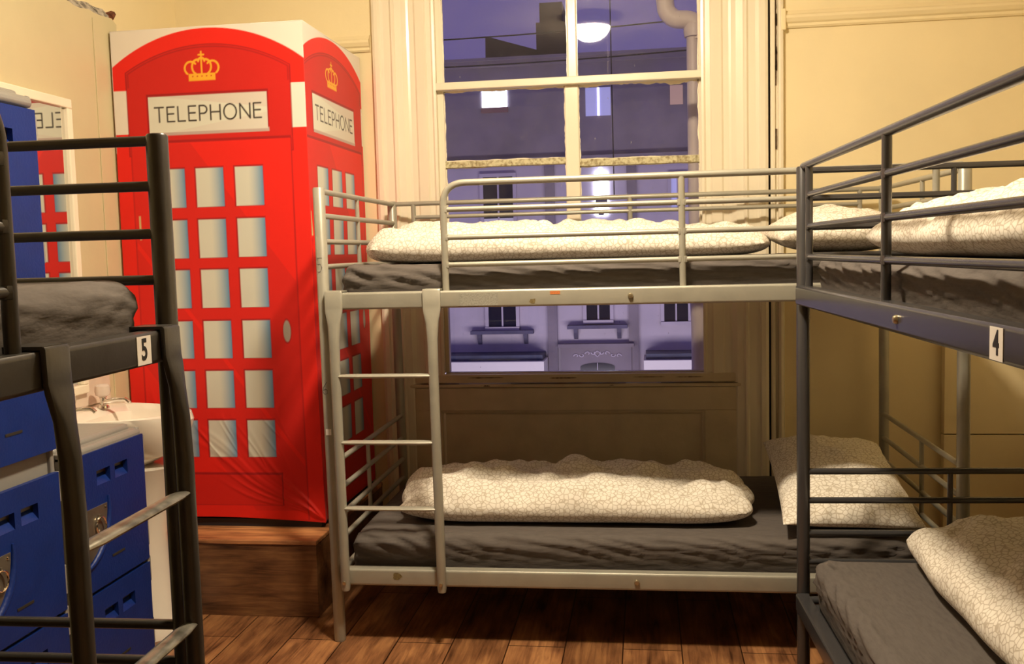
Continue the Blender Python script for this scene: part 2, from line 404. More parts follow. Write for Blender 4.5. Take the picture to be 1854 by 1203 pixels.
# sashes.  upper sash stands behind, lower sash in front, fixed light below
YS = YB+.030
mb = MB().box(.152, .180, YS, YS+.045, 1.325, ZT).box(1.272, 1.325, YS, YS+.045, 1.325, ZT).box(.152, 1.325, YS, YS+.045, 1.255, 1.325)
W(mb, 'sash_frame', trim_m, .003)
W(MB().box(.152, .170, YS, YS+.045, .775, 1.255).box(1.322, 1.330, YS, YS+.045, .775, 1.255).box(.152, 1.325, YS, YS+.045, .762, .775), 'lower_sash_frame', panel_m, .003)
W(MB().box(.150, 1.290, YB-.006, YS+.045, 2.008, 2.040), 'meeting_rail', trim_m, .004)
W(MB().box(.707, .768, YS-.004, YS+.02, 1.325, 2.008), 'mullion', trim_m, .006)
W(MB().box(.722, .764, YS+.004, YS+.03, 2.04, ZT), 'mullion', trim_m, .006)
W(MB().box(.176, .71, YS+.002, YS+.02, 1.678, 1.705).box(.764, 1.275, YS+.002, YS+.02, 1.664, 1.694), 'glazing_bar', putty_m, .002)
# ragged paint lapping on to the glass
def ragged(x0, x1, z0, z1, side, amp, seed):
    """strip along one edge of a pane; inner edge irregular"""
    n = 60; a, b_ = [], []
    for i in range(n+1):
        t = i/n; e = amp*(.25+max(0, noise.noise(Vector((t*7, seed, 0)))+.35)+.35*noise.noise(Vector((t*31, seed, 2)))); e = max(.0015, e)
        if side in 'TB':
            x = x0+(x1-x0)*t; zb = z1 if side == 'T' else z0; s = -1 if side == 'T' else 1
            a.append((x, zb)); b_.append((x, zb+s*e))
        else:
            z = z0+(z1-z0)*t; xb = x0 if side == 'L' else x1; s = 1 if side == 'L' else -1
            a.append((xb, z)); b_.append((xb+s*e, z))
    return MB().extr(a+b_[::-1], 'y', YS+.014, YS+.019)
PANES = [(.180, .708, 1.705, 2.008), (.767, 1.272, 1.694, 2.008), (.180, .708, 1.325, 1.678), (.767, 1.272, 1.325, 1.664), (.180, .722, 2.04, ZT), (.764, 1.272, 2.04, ZT), (.170, 1.322, .775, 1.255)]
sd = 0
for k, (a, b_, c, d) in enumerate(PANES[:6]):
    W(MB().box(a-.004, b_+.004, YS+.020, YS+.0235, c-.004, d+.004), 'glass_pane', pane_m)
    for s in 'TBLR':
        sd += 3.7
        W(ragged(a, b_, c, d, s, {0: .008, 1: .015}.get(k, .004) if s == 'T' else .005, sd), 'paint_edge', trim_m)
a, b_, c, d = PANES[6]
W(MB().box(a-.004, b_+.004, YS+.020, YS+.0235, c-.004, d+.004), 'glass_pane', pane_m)

# ------------------------------------------------------------------ platform under the telephone box
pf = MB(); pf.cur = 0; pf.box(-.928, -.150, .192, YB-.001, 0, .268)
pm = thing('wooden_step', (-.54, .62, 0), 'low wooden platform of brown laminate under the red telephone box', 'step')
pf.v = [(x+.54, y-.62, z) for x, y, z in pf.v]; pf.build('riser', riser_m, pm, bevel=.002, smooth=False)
MB().box(-.388, .392, -.432, .459, .2685, .285).build('step_top', step_m, pm, bevel=.003, smooth=False)

# ================================================================== TELEPHONE BOX
BX0, BX1, BY0, BY1, BZ0, BZ1 = -.920, -.175, .352, 1.060, .305, 2.160
box = thing('telephone_box', ((BX0+BX1)/2, (BY0+BY1)/2+.0, .285), 'red telephone box of printed cloth stretched over a tall frame', 'telephone box')
cx0, cy0 = (BX0+BX1)/2, (BY0+BY1)/2
MB().box(BX0+.012-cx0, BX1-.012-cx0, BY0+.012-cy0, BY1-cy0, 0, .030).build('base_board', base_m, box, smooth=False)

RED = np.array([.80, .018, .010]); RED2 = np.array([.60, .016, .012]); DRED = np.array([.28, .006, .012]); WHT = np.array([.80, .74, .66])
YEL = np.array([.85, .42, .03]); CRM = np.array([.66, .66, .57]); BLU = np.array([.06, .24, .46]); INK = np.array([.035, .025, .02])
PNK = np.array([.62, .48, .44])
def seg_sd(x, z, a, b_):
    ax, az = a; bx, bz = b_; dx, dz = bx-ax, bz-az
    t = np.clip(((x-ax)*dx+(z-az)*dz)/(dx*dx+dz*dz+1e-12), 0, 1)
    return np.hypot(x-ax-t*dx, z-az-t*dz)
def glyph_sd(ch, u, w):
    """distance to the strokes of a capital letter; u: coordinates (x,z) in cap heights"""
    x, z = u; S = lambda a, b_: seg_sd(x, z, a, b_)
    if ch == 'T': return np.minimum(S((0, 1), (w, 1)), S((w/2, 0), (w/2, 1)))
    if ch == 'E': return np.minimum.reduce([S((0, 0), (0, 1)), S((0, 1), (w, 1)), S((0, .53), (w*.9, .53)), S((0, 0), (w, 0))])
    if ch == 'L': return np.minimum(S((0, 0), (0, 1)), S((0, 0), (w, 0)))
    if ch == 'H': return np.minimum.reduce([S((0, 0), (0, 1)), S((w, 0), (w, 1)), S((0, .53), (w, .53))])
    if ch == 'N': return np.minimum.reduce([S((0, 0), (0, 1)), S((w, 0), (w, 1)), S((0, 1), (w, 0))])
    if ch == 'O':
        n = 28; P = [(w/2+w/2*math.cos(2*math.pi*k/n), .5+.52*math.sin(2*math.pi*k/n)) for k in range(n+1)]
        return np.minimum.reduce([S(P[k], P[k+1]) for k in range(n)])
    if ch == 'P':
        d = [S((0, 0), (0, 1)), S((0, 1), (w*.5, 1)), S((0, .46), (w*.5, .46))]
        n = 12; P = [(w*.5+w*.5*math.cos(math.pi/2-math.pi*k/n), .73+.27*math.sin(math.pi/2-math.pi*k/n)) for k in range(n+1)]
        return np.minimum.reduce(d+[S(P[k], P[k+1]) for k in range(n)])
def phone_print(x, z, px=.0026):
    """colour of the printed cloth at design coordinates"""
    col = np.empty(x.shape+(3,)); col[:] = WHT
    def lay(sd, c, a=1.):
        m = (np.clip(.5-sd/px, 0, 1)*a)[..., None]
        col[:] = col*(1-m)+np.asarray(c)*m
    def rect(x0, x1, z0, z1): return np.maximum(np.maximum(x0-x, x-x1), np.maximum(z0-z, z-z1))
    def disc(cx, cz, r): return np.hypot(x-cx, z-cz)-r
    L_, R_ = -.918, -.178; C_ = (L_+R_)/2
    # outer arch with straight sides
    Ro = .612; zo = 2.153-Ro
    arch = np.maximum(disc(C_, zo, Ro), 1.94-z); lay(np.maximum(arch, rect(-2, 2, 1.94, 3)), RED)
    lay(rect(-2, 2, -1, 1.78), RED)
    # darker head field below the inner arch
    Ri = .62; zi = 2.092-Ri
    inner = np.maximum(disc(C_-.0, zi, Ri), rect(-.866, -.231, 1.70, 3))
    lay(inner-.004, DRED, .8); lay(inner, RED2*1.0); lay(inner+.004, DRED, .55); lay(inner+.009, RED2)
    lay(rect(-.866, -.231, 1.70, 1.95), RED2)
    # inner vertical edge lines of the head
    for xx in (-.866, -.231): lay(rect(xx-.0015, xx+.0015, 1.75, 2.0), DRED, .6)
    # notches of white at both sides
    lay(rect(-2, -.869, 1.782, 1.940), WHT); lay(rect(-.226, 2, 1.782, 1.940), WHT)
    # door field
    lay(rect(-.862, -.236, .2, 1.745), RED)
    lay(rect(-.862, -.236, 1.742, 1.752), DRED, .75)
    for xx in (-.861, -.236): lay(rect(xx-.003, xx+.003, .315, 1.745), DRED, .55)
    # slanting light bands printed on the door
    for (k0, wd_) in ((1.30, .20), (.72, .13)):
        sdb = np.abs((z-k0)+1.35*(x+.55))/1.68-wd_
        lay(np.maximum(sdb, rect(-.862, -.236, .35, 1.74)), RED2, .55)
    # crown
    CX, CZ = -.566, 1.964
    def st(a, b_, w_=.0032): lay(seg_sd(x, z, (CX+a[0], CZ+a[1]), (CX+b_[0], CZ+b_[1]))-w_, YEL)
    band = np.maximum(rect(CX-.052, CX+.052, CZ, CZ+.026), -1)
    lay(np.maximum(band, -1), YEL)
    for k in range(5): lay(disc(CX-.036+.018*k, CZ+.016, .0026), RED2)
    def arc(cx, cz, rx, rz, a0, a1, w_=.0034, n=16):
        P = [(cx+rx*math.cos(math.radians(a0+(a1-a0)*k/n)), cz+rz*math.sin(math.radians(a0+(a1-a0)*k/n))) for k in range(n+1)]
        for k in range(n): st(P[k], P[k+1], w_)
    arc(-.017, .050, .020, .026, 75, 250); arc(.017, .050, .020, .026, -70, 105)
    arc(-.042, .046, .024, .024, 40, 235); arc(.042, .046, .024, .024, -55, 140)
    st((0, .026), (0, .074)); arc(0, .070, .012, .012, 0, 180); st((0, .076), (0, .104)); st((-.010, .093), (.010, .093))
    # sign
    lay(rect(-.791, -.316, 1.772, 1.923), DRED, .8); lay(rect(-.783, -.316, 1.770, 1.785), PNK*.8)
    lay(rect(-.784, -.321, 1.781, 1.913), CRM*1.06)
    lay(np.maximum(rect(-.784, -.321, 1.781, 1.913), (1.913-z)-.055*np.clip((x+.74)/.42, 0, 1)), PNK, .45)
    lay(np.maximum(rect(-.784, -.321, 1.781, 1.913), (z-1.781)-.060*np.clip((x+.70)/.38, 0, 1)), PNK, .30)
    widths = dict(T=.62, E=.50, L=.50, P=.52, H=.66, O=.86, N=.68); gap = .26; cap = .0530
    word = 'TELEPHONE'; tot = sum(widths[c] for c in word)+gap*(len(word)-1); sx = .415/tot
    X = -.760
    for c in word:
        w_ = widths[c]; u = ((x-X)/cap, (z-1.8205)/cap); wn = w_*sx/cap
        near = (x > X-.02) & (x < X+w_*sx+.02) & (z > 1.79) & (z < 1.90)
        sd = np.full(x.shape, 1.)
        sd[near] = glyph_sd(c, (u[0][near], u[1][near]), wn)*cap-.0030
        lay(sd, INK); X += (w_+gap)*sx
    # eighteen panes
    for xa in (-.763, -.611, -.457):
        for (zt_, zb_) in ((1.645, 1.502), (1.455, 1.313), (1.268, 1.125), (1.075, .934), (.886, .745), (.697, .557)):
            xb_ = xa+.108
            lay(rect(xa-.006, xb_+.002, zb_-.002, zt_+.006), DRED, .75)
            g = np.clip((x-xa-.050)/.062, 0, 1)[..., None]**1.3
            c = CRM*(1-g)+BLU*g
            m = np.clip(.5-rect(xa, xb_, zb_, zt_)/px, 0, 1)[..., None]; col[:] = col*(1-m)+c*m
    # sunk panel at the bottom
    lay(rect(-.790, -.326, .370, .497), DRED, .8); lay(rect(-.785, -.331, .372, .488), RED2*.85)
    g = np.clip((.42-z)/.05, 0, 1); lay(rect(-.785, -.331, .372, .488), RED, .5)
    # handle, hinge
    sdh = (np.hypot((x+.284)/.0145, (z-1.033)/.040)-1)*.0145; lay(sdh-.0025, DRED, .7); lay(sdh, np.array([.42, .38, .33]))
    for zz in (1.43, ): lay(rect(-.8455, -.8385, zz-.045, zz+.045), np.array([.62, .48, .22]))
    lay(rect(-2, 2, -1, .318), RED2, .5)
    return col
def cloth_face(name, nu, nv, posf, desf):
    U = np.linspace(0, 1, nu); V = np.linspace(0, 1, nv); uu, vv = np.meshgrid(U, V)
    P = posf(uu, vv); X_, Z_ = desf(uu, vv); c = phone_print(X_, Z_)
    me = bpy.data.meshes.new(name); n = nu*nv
    idx = np.arange(n).reshape(nv, nu); q = np.stack([idx[:-1, :-1], idx[:-1, 1:], idx[1:, 1:], idx[1:, :-1]], -1).reshape(-1, 4)
    return P.reshape(-1, 3), q, c.reshape(-1, 3)
def fold(s, t, s0, t0, ang, length, amp, wid):
    """one crease: a soft ridge starting at (s0,t0), running in direction ang"""
    dx, dz = math.cos(ang), math.sin(ang)
    a = (s-s0)*dx+(t-t0)*dz; d = -(s-s0)*dz+(t-t0)*dx
    d = d+.012*np.sin(a*14+s0*30)
    w_ = wid*(.5+a/length)
    env = np.clip(a/.04, 0, 1)*np.clip((length-a)/(length*.5), 0, 1)
    return amp*env*np.exp(-(d/w_)**2)
WRK = random.Random(3)
FF = [(BX1-.01, .31, math.radians(WRK.uniform(118, 160)), WRK.uniform(.25, .75), WRK.uniform(.0010, .0034), WRK.uniform(.004, .009)) for _ in range(13)]
FF += [(WRK.uniform(-.75, -.25), WRK.uniform(.45, .62), math.radians(WRK.uniform(112, 130)), WRK.uniform(.12, .3), WRK.uniform(.0008, .0020), .005) for _ in range(12)]
def bottom_curve(x): return BZ0+.012*(1-((x-BX0)/(BX1-BX0)))+.012*np.sin((x-BX0)/(BX1-BX0)*math.pi)
def front_pos(u, v):
    x = BX0+(BX1-BX0)*u; zb = bottom_curve(x); z = zb+(BZ1-zb)*v
    d = np.zeros_like(x)
    for f in FF: d += fold(x, z, *f)
    d += .0015*np.sin(x*9+z*3)+.004*np.exp(-((z-.33)/.03)**2)*np.sin(x*16+1)*.4
    d -= .006*np.exp(-((z-BZ0)/.02)**2)*0
    lean = .030*np.clip((.9-z)/.6, 0, 1)*np.clip((u-.80)/.2, 0, 1)
    return np.stack([x+lean*.3, BY0-d, z], -1)
def front_des(u, v):
    x = BX0+(BX1-BX0)*u; zb = bottom_curve(x); return x, zb+(BZ1-zb)*v
SF = [(BY0+.02+WRK.uniform(0, .04), WRK.uniform(1.0, 1.75), math.radians(WRK.uniform(-95, -84)), WRK.uniform(.5, 1.2), WRK.uniform(.002, .006), WRK.uniform(.008, .014)) for _ in range(7)]
def side_pos(u, v):
    y = BY0+(BY1-BY0)*u; zb = BZ0; z = zb+(BZ1-zb)*v
    d = np.zeros_like(y)
    for f in SF: d += fold(y, z, *f)
    d += .002*np.sin(z*7+y*4)*np.sin(u*math.pi)
    edge = 1-(1-np.clip(u/.03, 0, 1))
    return np.stack([BX1+d*edge*1.0, y, z], -1)
def side_des(u, v):
    y = BY0+(BY1-BY0)*u; return -.786+.900*(y-.43)+.004, BZ0+(BZ1-BZ0)*v
nF = (300, 740); nS = (286, 740)
P1, Q1, C1 = cloth_face('f', nF[0], nF[1], front_pos, front_des)
P2, Q2, C2 = cloth_face('s', nS[0], nS[1], side_pos, side_des)
# weld the shared corner: side starts where the front ends
P1g = P1.reshape(nF[1], nF[0], 3); P2g = P2.reshape(nS[1], nS[0], 3)
w_ = np.clip(1-np.linspace(0, 1, nS[0])/.06, 0, 1)[None, :, None]
P2g += (P1g[:, -1:, :]-P2g[:, :1, :])*w_
allP = np.concatenate([P1, P2g.reshape(-1, 3)]); allQ = np.concatenate([Q1, Q2+len(P1)]); allC = np.concatenate([C1, C2])
topv = np.array([[BX0, BY0, BZ1], [BX1, BY0, BZ1], [BX1, BY1, BZ1], [BX0, BY1, BZ1], [BX0, BY0, BZ0], [BX0, BY1, BZ0]])
n0 = len(allP); allP = np.concatenate([allP, topv]); allQ = np.concatenate([allQ, np.array([[n0, n0+1, n0+2, n0+3], [n0, n0+3, n0+5, n0+4]])])
allC = np.concatenate([allC, np.tile(WHT, (4, 1)), np.tile(RED, (2, 1))])
allP = allP-np.array([cx0, cy0, .285])
me = bpy.data.meshes.new('cloth_cover'); me.vertices.add(len(allP)); me.vertices.foreach_set('co', allP.ravel())
me.loops.add(allQ.size); me.loops.foreach_set('vertex_index', allQ.ravel()); me.polygons.add(len(allQ))
me.polygons.foreach_set('loop_start', np.arange(0, allQ.size, 4)); me.polygons.foreach_set('loop_total', np.full(len(allQ), 4))
me.polygons.foreach_set('use_smooth', np.ones(len(allQ), dtype=bool)); me.update()
ca = me.color_attributes.new('print', 'FLOAT_COLOR', 'POINT'); ca.data.foreach_set('color', np.concatenate([allC, np.ones((len(allC), 1))], 1).ravel())
me.materials.append(print_m); me.validate()
cov = bpy.data.objects.new('cloth_cover', me); COL.objects.link(cov); cov.parent = box
cov['label'] = 'red and white cloth printed with crowns, TELEPHONE signs and small window panes'
sol = cov.modifiers.new('thickness', 'SOLIDIFY'); sol.thickness = .002; sol.offset = -1

# ================================================================== BUNK BEDS
def make_bunk(name, loc, rz, m, label, ladder_left, W_=.96, L_=2.0, lean=0., lad=(.035, .362), rungs=(.913, .693, .472), zlr=(.610, .512, .420, .340),
              number=None, num_u=None, guard0=.405, rung_m=None, extras=None):
    root = thing(name, loc, label, 'bunk bed', 'metal bunk beds' if False else None, rz)
    H = 1.532
    def mir(u): return u if ladder_left else L_-u          # all dimensions below are given for a ladder at the left
    def B(mb, nm, mt=m, bevel=0., smooth=True, parent=root):
        mb.v = [((mir(x))+lean*z, y, z) for x, y, z in mb.v]
        return mb.build(nm, mt, parent, bevel=bevel, smooth=smooth)
    pr_ = .0195
    for (u, v) in ((-.008, 0), (L_+.008, 0), (-.008, W_), (L_+.008, W_)):
        B(MB().tube([(u, v, 0), (u, v, .006), (u, v, H-.004), (u, v, H)], [pr_*.9, pr_, pr_, pr_*.86], 16), 'post')
    # long beams: pressed steel, C section, smooth rounded nose
    for (z0, z1) in ((1.130, 1.186), (.203, .259)):
        for v, s in ((-.012, 1), (W_+.012, -1)):
            P = [(0, 0), (-.010, .0005), (-.0135, .004), (-.014, .008), (-.014, z1-z0-.008), (-.0135, z1-z0-.004), (-.010, z1-z0-.0005), (0, z1-z0), (.022, z1-z0), (.022, z1-z0-.003), (.003, z1-z0-.003), (.003, .003), (.022, .003), (.022, 0)]
            mb = MB(); mb.loft([[(x, v+s*a, z0+b_) for a, b_ in P] for x in (.012, L_-.012)])
            B(mb, 'side_beam')
        # end cross bars at mattress level
        for u in (0, L_): B(MB().tube([(u, .015, z0+.03), (u, W_-.015, z0+.03)], .012, 10), 'cross_bar')
        B(MB().box(.016, L_-.016, .0035, W_-.0035, z0+.018, z0+.0225), 'light_stop_base', smooth=False)  # solid board for wire mesh, added to block light leaking past the mattress
    # end frames: four rails and a thin middle upright
    for u in (-.004, L_+.004):
        for zs in ((1.520, 1.440, 1.355, 1.272), zlr):
            mb = MB()
            for i, z in enumerate(zs): mb.tube([(u, .010, z), (u, W_-.010, z)], .0095, 10)
            mb.tube([(u, W_*.44, zs[0]), (u, W_*.44, zs[-1]-(.0 if zs[0] > 1 else .0))], .008, 10)
            B(mb, 'end_frame')
    # guard rail on the front: bent tube with three uprights
    mb = MB(); g0, g1 = guard0, L_-.075
    mb.tube([(g0, 0, 1.186), (g0, 0, 1.532), (L_, 0, 1.532)], .0110, 12, bendr=.075); mb.tube([(g1, 0, 1.186), (g1, 0, 1.530)], .0105, 12)
    mb.tube([((g0+g1)/2, 0, 1.186), ((g0+g1)/2, 0, 1.528)], .0105, 12)
    for z in (1.447, 1.357, 1.269): mb.tube([(g0, 0, z), (g1, 0, z)], .0088, 10)
    for z in (1.447, 1.357, 1.269):
        for x in (g0+.006, (g0+g1)/2-.006, (g0+g1)/2+.006, g1-.006): mb.lathe([(.001, -.011), (.010, -.009), (.011, 0), (.010, .009), (.001, .011)], (x, 0, z), 8)
    B(mb, 'guard_rail')
    # back guard
    mb = MB(); mb.tube([(0, W_, 1.520), (L_, W_, 1.520)], .0100, 10); mb.tube([(.085, W_, 1.462), (L_-.085, W_, 1.462)], .0085, 10)
    for x in (.085, L_/2, L_-.085): mb.tube([(x, W_, 1.186), (x, W_, 1.520)], .0100, 10)
    B(mb, 'guard_rail')
    # ladder hooked over the upper beam
    for i, x in enumerate(lad or ()):
        mb = MB(); yb = -.029
        def ring(z, hw, hd, yc):   # rounded rectangle
            R_ = []
            for k in range(16):
                a = 2*math.pi*k/16; c, s_ = math.cos(a), math.sin(a); p = 5 if hw > .022 else 2.2
                R_.append((x+hw*math.copysign(abs(c)**(2/p), c), yc+hd*math.copysign(abs(s_)**(2/p), s_), z))
            return R_
        mb.loft([ring(z, hw, hd, yc) for z, hw, hd, yc in ((1.192, .029, .004, yb-.001), (1.188, .030, .006, yb-.002), (1.140, .030, .006, yb-.003), (1.125, .029, .007, yb-.005), (1.085, .022, .011, yb-.010), (1.03, .0175, .0145, yb-.014), (.95, .0165, .0155, yb-.016), (.35, .0155, .0155, yb-.016), (.205, .0150, .0155, yb-.016), (.193, .0130, .0135, yb-.016))])
        mb.box(x-.029, x+.029, yb-.002, .028, 1.188, 1.193); mb.box(x-.029, x+.029, .026, .029, 1.15, 1.193)
        st = B(mb, 'ladder_stile')
        B(MB().lathe([(.0005, -.004), (.006, -.0035), (.007, 0), (.0005, .001)], (x, 0, 0), 10).tr(yb-.0315, .222), 'bolt', bolt_m, parent=st)
    for z in (rungs if lad else ()):
        mb = MB(); a, b_ = lad[0]+.004, lad[1]-.004; rings = []
        for t in range(9):
            tt = t/8; x = a+(b_-a)*tt; k = 1 if 0 < t < 8 else .7
            rings.append([(x, -.045+.0165*k*math.cos(2*math.pi*q_/12)*(1.0), z+.0075*k*math.sin(2*math.pi*q_/12)) for q_ in range(12)])
        mb.loft(rings); B(mb, 'ladder_rung', rung_m or m)
    # bolts at the middle of the beams
    for z in (1.158, .231):
        B(MB().lathe([(.0005, -.006), (.007, -.005), (.009, 0), (.009, .002)], (0, 0, 0), 12).tr(-.028, z, L_/2), 'bolt', bolt_m)
    if number:
        s = MB().box(-.0235, .0235, -.0008, 0, -.024, .024); o = s.build('number_label', white_m, root, smooth=False)
        o.location = (num_u, -.0262, 1.1575)
        o['label'] = 'white sticker with a black '+number
        t = text_mesh(number, .050, 'digit', black_m, o, .0003, .0012); t.rotation_euler = (math.radians(90), 0, 0); t.location = (0, -.0010, 0); t.scale = (.85, 1, 1)
    return root
def _tr(s, y, z, x=None):
    """lay a small lathed head on its side (axis along -y) at y, z"""
    xs = [p[0] for p in s.v]; cx_ = (min(xs)+max(xs))/2
    s.v = [((p[0] if x is None else x+p[0]-cx_), y+p[2], z+p[1]) for p in s.v]
    return s
MB.tr = _tr

mid = make_bunk('bunk_bed', (0, 0, 0), .0097, silver_m, 'light grey metal bunk bed with ladder standing along the window wall', True, lean=-.0068)
RB = (1.5006, -.1475, 0)
right = make_bunk('bunk_bed', RB, -math.pi/2+.0407, darkblue_m, 'slate grey metal bunk bed numbered 4 at the right side of the room', False, zlr=(.628, .540, .440, .352), number='4', num_u=1.475, lad=None)
LB = (.1779+.0486, -3.435, 0)
left = make_bunk('bunk_bed', LB, math.pi/2+.0243, dark_m, 'charcoal metal bunk bed numbered 5 in the left foreground', False, lad=(.045, .392), rungs=(.895, .655, .415), zlr=(.630, .560, .470, .380), number='5', num_u=1.868, guard0=.440, rung_m=worn_m)

# marks on the light grey bed
def on_mid(mb, nm, m, lab=None, **k):
    o = mb.build(nm, m, mid, **k)
    if lab: o['label'] = lab
    return o
on_mid(MB().box(.445, .570, -.0268, -.0258, 1.136, 1.176), 'worn_label', label_m, 'scuffed printed label', smooth=False)
on_mid(MB().box(.738, .770, -.0268, -.0258, 1.168, 1.178), 'sticker', orange_m, 'small orange sticker scrap', smooth=False)
def blob(cx_, cz_, r, y_, seed, sx=1.):
    n = 14; P = []
    for k in range(n):
        a = 2*math.pi*k/n; rr_ = r*(.75+.5*noise.noise(Vector((math.cos(a)*1.7, math.sin(a)*1.7, seed)))); P.append((cx_+sx*rr_*math.cos(a), cz_+rr_*math.sin(a)))
    return MB().extr(P, 'y', y_, y_+.001)
on_mid(blob(.682, 1.147, .010, -.0268, 1, 1.3), 'paint_chip', rust_m, smooth=False)
on_mid(blob(.205, .236, .015, -.0268, 5, 1.4), 'paint_chip', rust_m, smooth=False)
mb = MB()
S5 = [(.012, .040), (-.008, .040), (-.010, .018), (.004, .020), (.011, .008), (.004, -.006), (-.010, -.004)]
mb.tube([(-.020+a*.8, -.0192, 1.262+b_) for a, b_ in S5], .0009, 6, cap=True)
on_mid(mb, 'pen_mark', pen_m, 'handwritten 5 on the post')
mb = MB(); S6 = [(.006, .030), (-.006, .012), (-.009, -.004), (-.003, -.012), (.006, -.009), (.007, .001), (0, .006), (-.007, .001)]
mb.tube([(-.017+a, -.0195, .862+b_) for a, b_ in S6], .0010, 6); on_mid(mb, 'pen_mark', pen_m, 'handwritten 6 on the post')
on_mid(MB().box(-.021, -.003, -.0215, -.0190, .713, .733), 'sticker', white_m, 'torn bit of white sticker', smooth=False)

# ================================================================== MATTRESSES
def fnoise(x, y, z, o=3):
    return noise.fractal(Vector((x, y, z)), 1.0, 2.0, o)
def mattress(name, parent_frame, u0, u1, v0, v1, z0, z1, label, seed, sag=.006, wr=1.):
    """soft block with rounded edges under a fitted, wrinkled sheet"""
    (ox, oy, _), rz = parent_frame
    r = .038; nu, nv = 150, 16
    sec = []                                   # section in (v,z), closed, from front bottom round
    def arcp(cv, cz, a0, a1, n): return [(cv+r*math.cos(math.radians(a0+(a1-a0)*k/n)), cz+r*math.sin(math.radians(a0+(a1-a0)*k/n))) for k in range(n+1)]
    def ln(a, b_, n): return [(a[0]+(b_[0]-a[0])*k/n, a[1]+(b_[1]-a[1])*k/n) for k in range(1, n)]
    zb = z0
    sec += [(v0+.012, zb)]+ln((v0+.012, zb), (v0, z1-r), 9)+arcp(v0+r, z1-r, 180, 90, 8)+ln((v0+r, z1), (v1-r, z1), 40)+arcp(v1-r, z1-r, 90, 0, 8)+ln((v1, z1-r), (v1-.012, zb), 9)+[(v1-.012, zb)]
    k = len(sec); vs = []
    cv = (v0+v1)/2; cz = (z0+z1)/2
    for i in range(nu+1):
        t = i/nu; u = u0+(u1-u0)*t
        # end rounding: pull section in
        de = min(u-u0, u1-u); f = 1-((1-min(1, de/.045))**2)
        s = (.86+.14*math.sqrt(max(0, f)))
        for (v, z) in sec:
            vv = cv+(v-cv)*(1-(1-s)*.25); zz = z0+(z-z0)*s
            if de < 1e-6: zz = z0+(z-z0)*s*.93; vv = cv+(v-cv)*.955
            top = (z-z0)/(z1-z0)
            corner = math.exp(-de/.20)
            d1 = fnoise(u*3.2+v*1.5, v*4-u*2+z*12, seed)*.007*(.35+.65*(1-abs(top*2-1)) if abs(v-cv) > (v1-v0)/2-.05 else .30)
            # slanting gathers on the sides near the corners
            sgn = 1 if (u-u0) < (u1-u) else -1
            ph = (u*sgn*1.0+(z-z0)*1.9)*62
            g = math.sin(ph+3*fnoise(u*2, z*4, seed+5))*.0075*corner*(1 if abs(v-cv) > (v1-v0)/2-.06 else .35)
            g += math.sin((u*.55+(z-z0)*3.1)*70+5*fnoise(u*3, z*9, seed+9))*.0042*(1 if abs(v-cv) > (v1-v0)/2-.05 else .0)
            d1 *= wr; g *= wr
            if zz <= z0+1e-5: d1 = g = 0
            ny_ = -1 if v < cv else 1
            onside = abs(v-cv) > (v1-v0)/2-r
            if onside: vv += ny_*(abs(d1)*.6+g)*min(1, max(0, (top-.32)/.2)); zz += d1*.25*top
            else: zz += d1+g*.7-sag*math.sin(math.pi*t)*math.sin(math.pi*(v-v0)/(v1-v0))
            vs.append((u-(u0+u1)/2, vv-cv, zz-z0))
    mb = MB(); fs = []
    for i in range(nu):
        for j in range(k):
            a = i*k+j; b_ = i*k+(j+1) % k; fs.append((a, b_, b_+k, a+k))
    fs.append(tuple(reversed(range(k)))); fs.append(tuple(range(nu*k, nu*k+k)))
    mb.add(vs, fs)
    o = mb.build(name, sheet_m, smooth=False)
    o.data.polygons.foreach_set('use_smooth', [True]*len(o.data.polygons)); o.data.update()
    uc, vc = (u0+u1)/2, cv; c, s_ = math.cos(rz), math.sin(rz)
    o.location = (ox+uc*c-vc*s_, oy+uc*s_+vc*c, z0); o.rotation_euler = (0, 0, rz)
    tag(o, label, 'mattress')
    return o
FM = ((-.008, 0, 0), .0097); FR = (RB, -math.pi/2+.0407); FL = (LB, math.pi/2+.0243)
mattress('mattress', FM, .045, 1.955, .026, .934, 1.1535, 1.272, 'dark grey sheeted mattress on top of the light grey bunk by the window', 1)
mattress('mattress', FM, .045, 1.955, .026, .934, .2265, .362, 'dark grey sheeted mattress on the lower bunk by the window', 2)
mattress('mattress', FR, .045, 1.955, .026, .934, 1.1535, 1.268, 'dark grey sheeted mattress under the duvet on the upper bunk at the right', 3)
mattress('mattress', FR, .035, 1.955, .020, .934, .2265, .372, 'dark grey sheeted mattress on the lower bunk of bed 4', 4)
mattress('mattress', FL, .045, 1.972, .026, .934, 1.1535, 1.274, 'dark grey sheeted bare mattress on the charcoal bunk in the left foreground', 6, wr=.42)

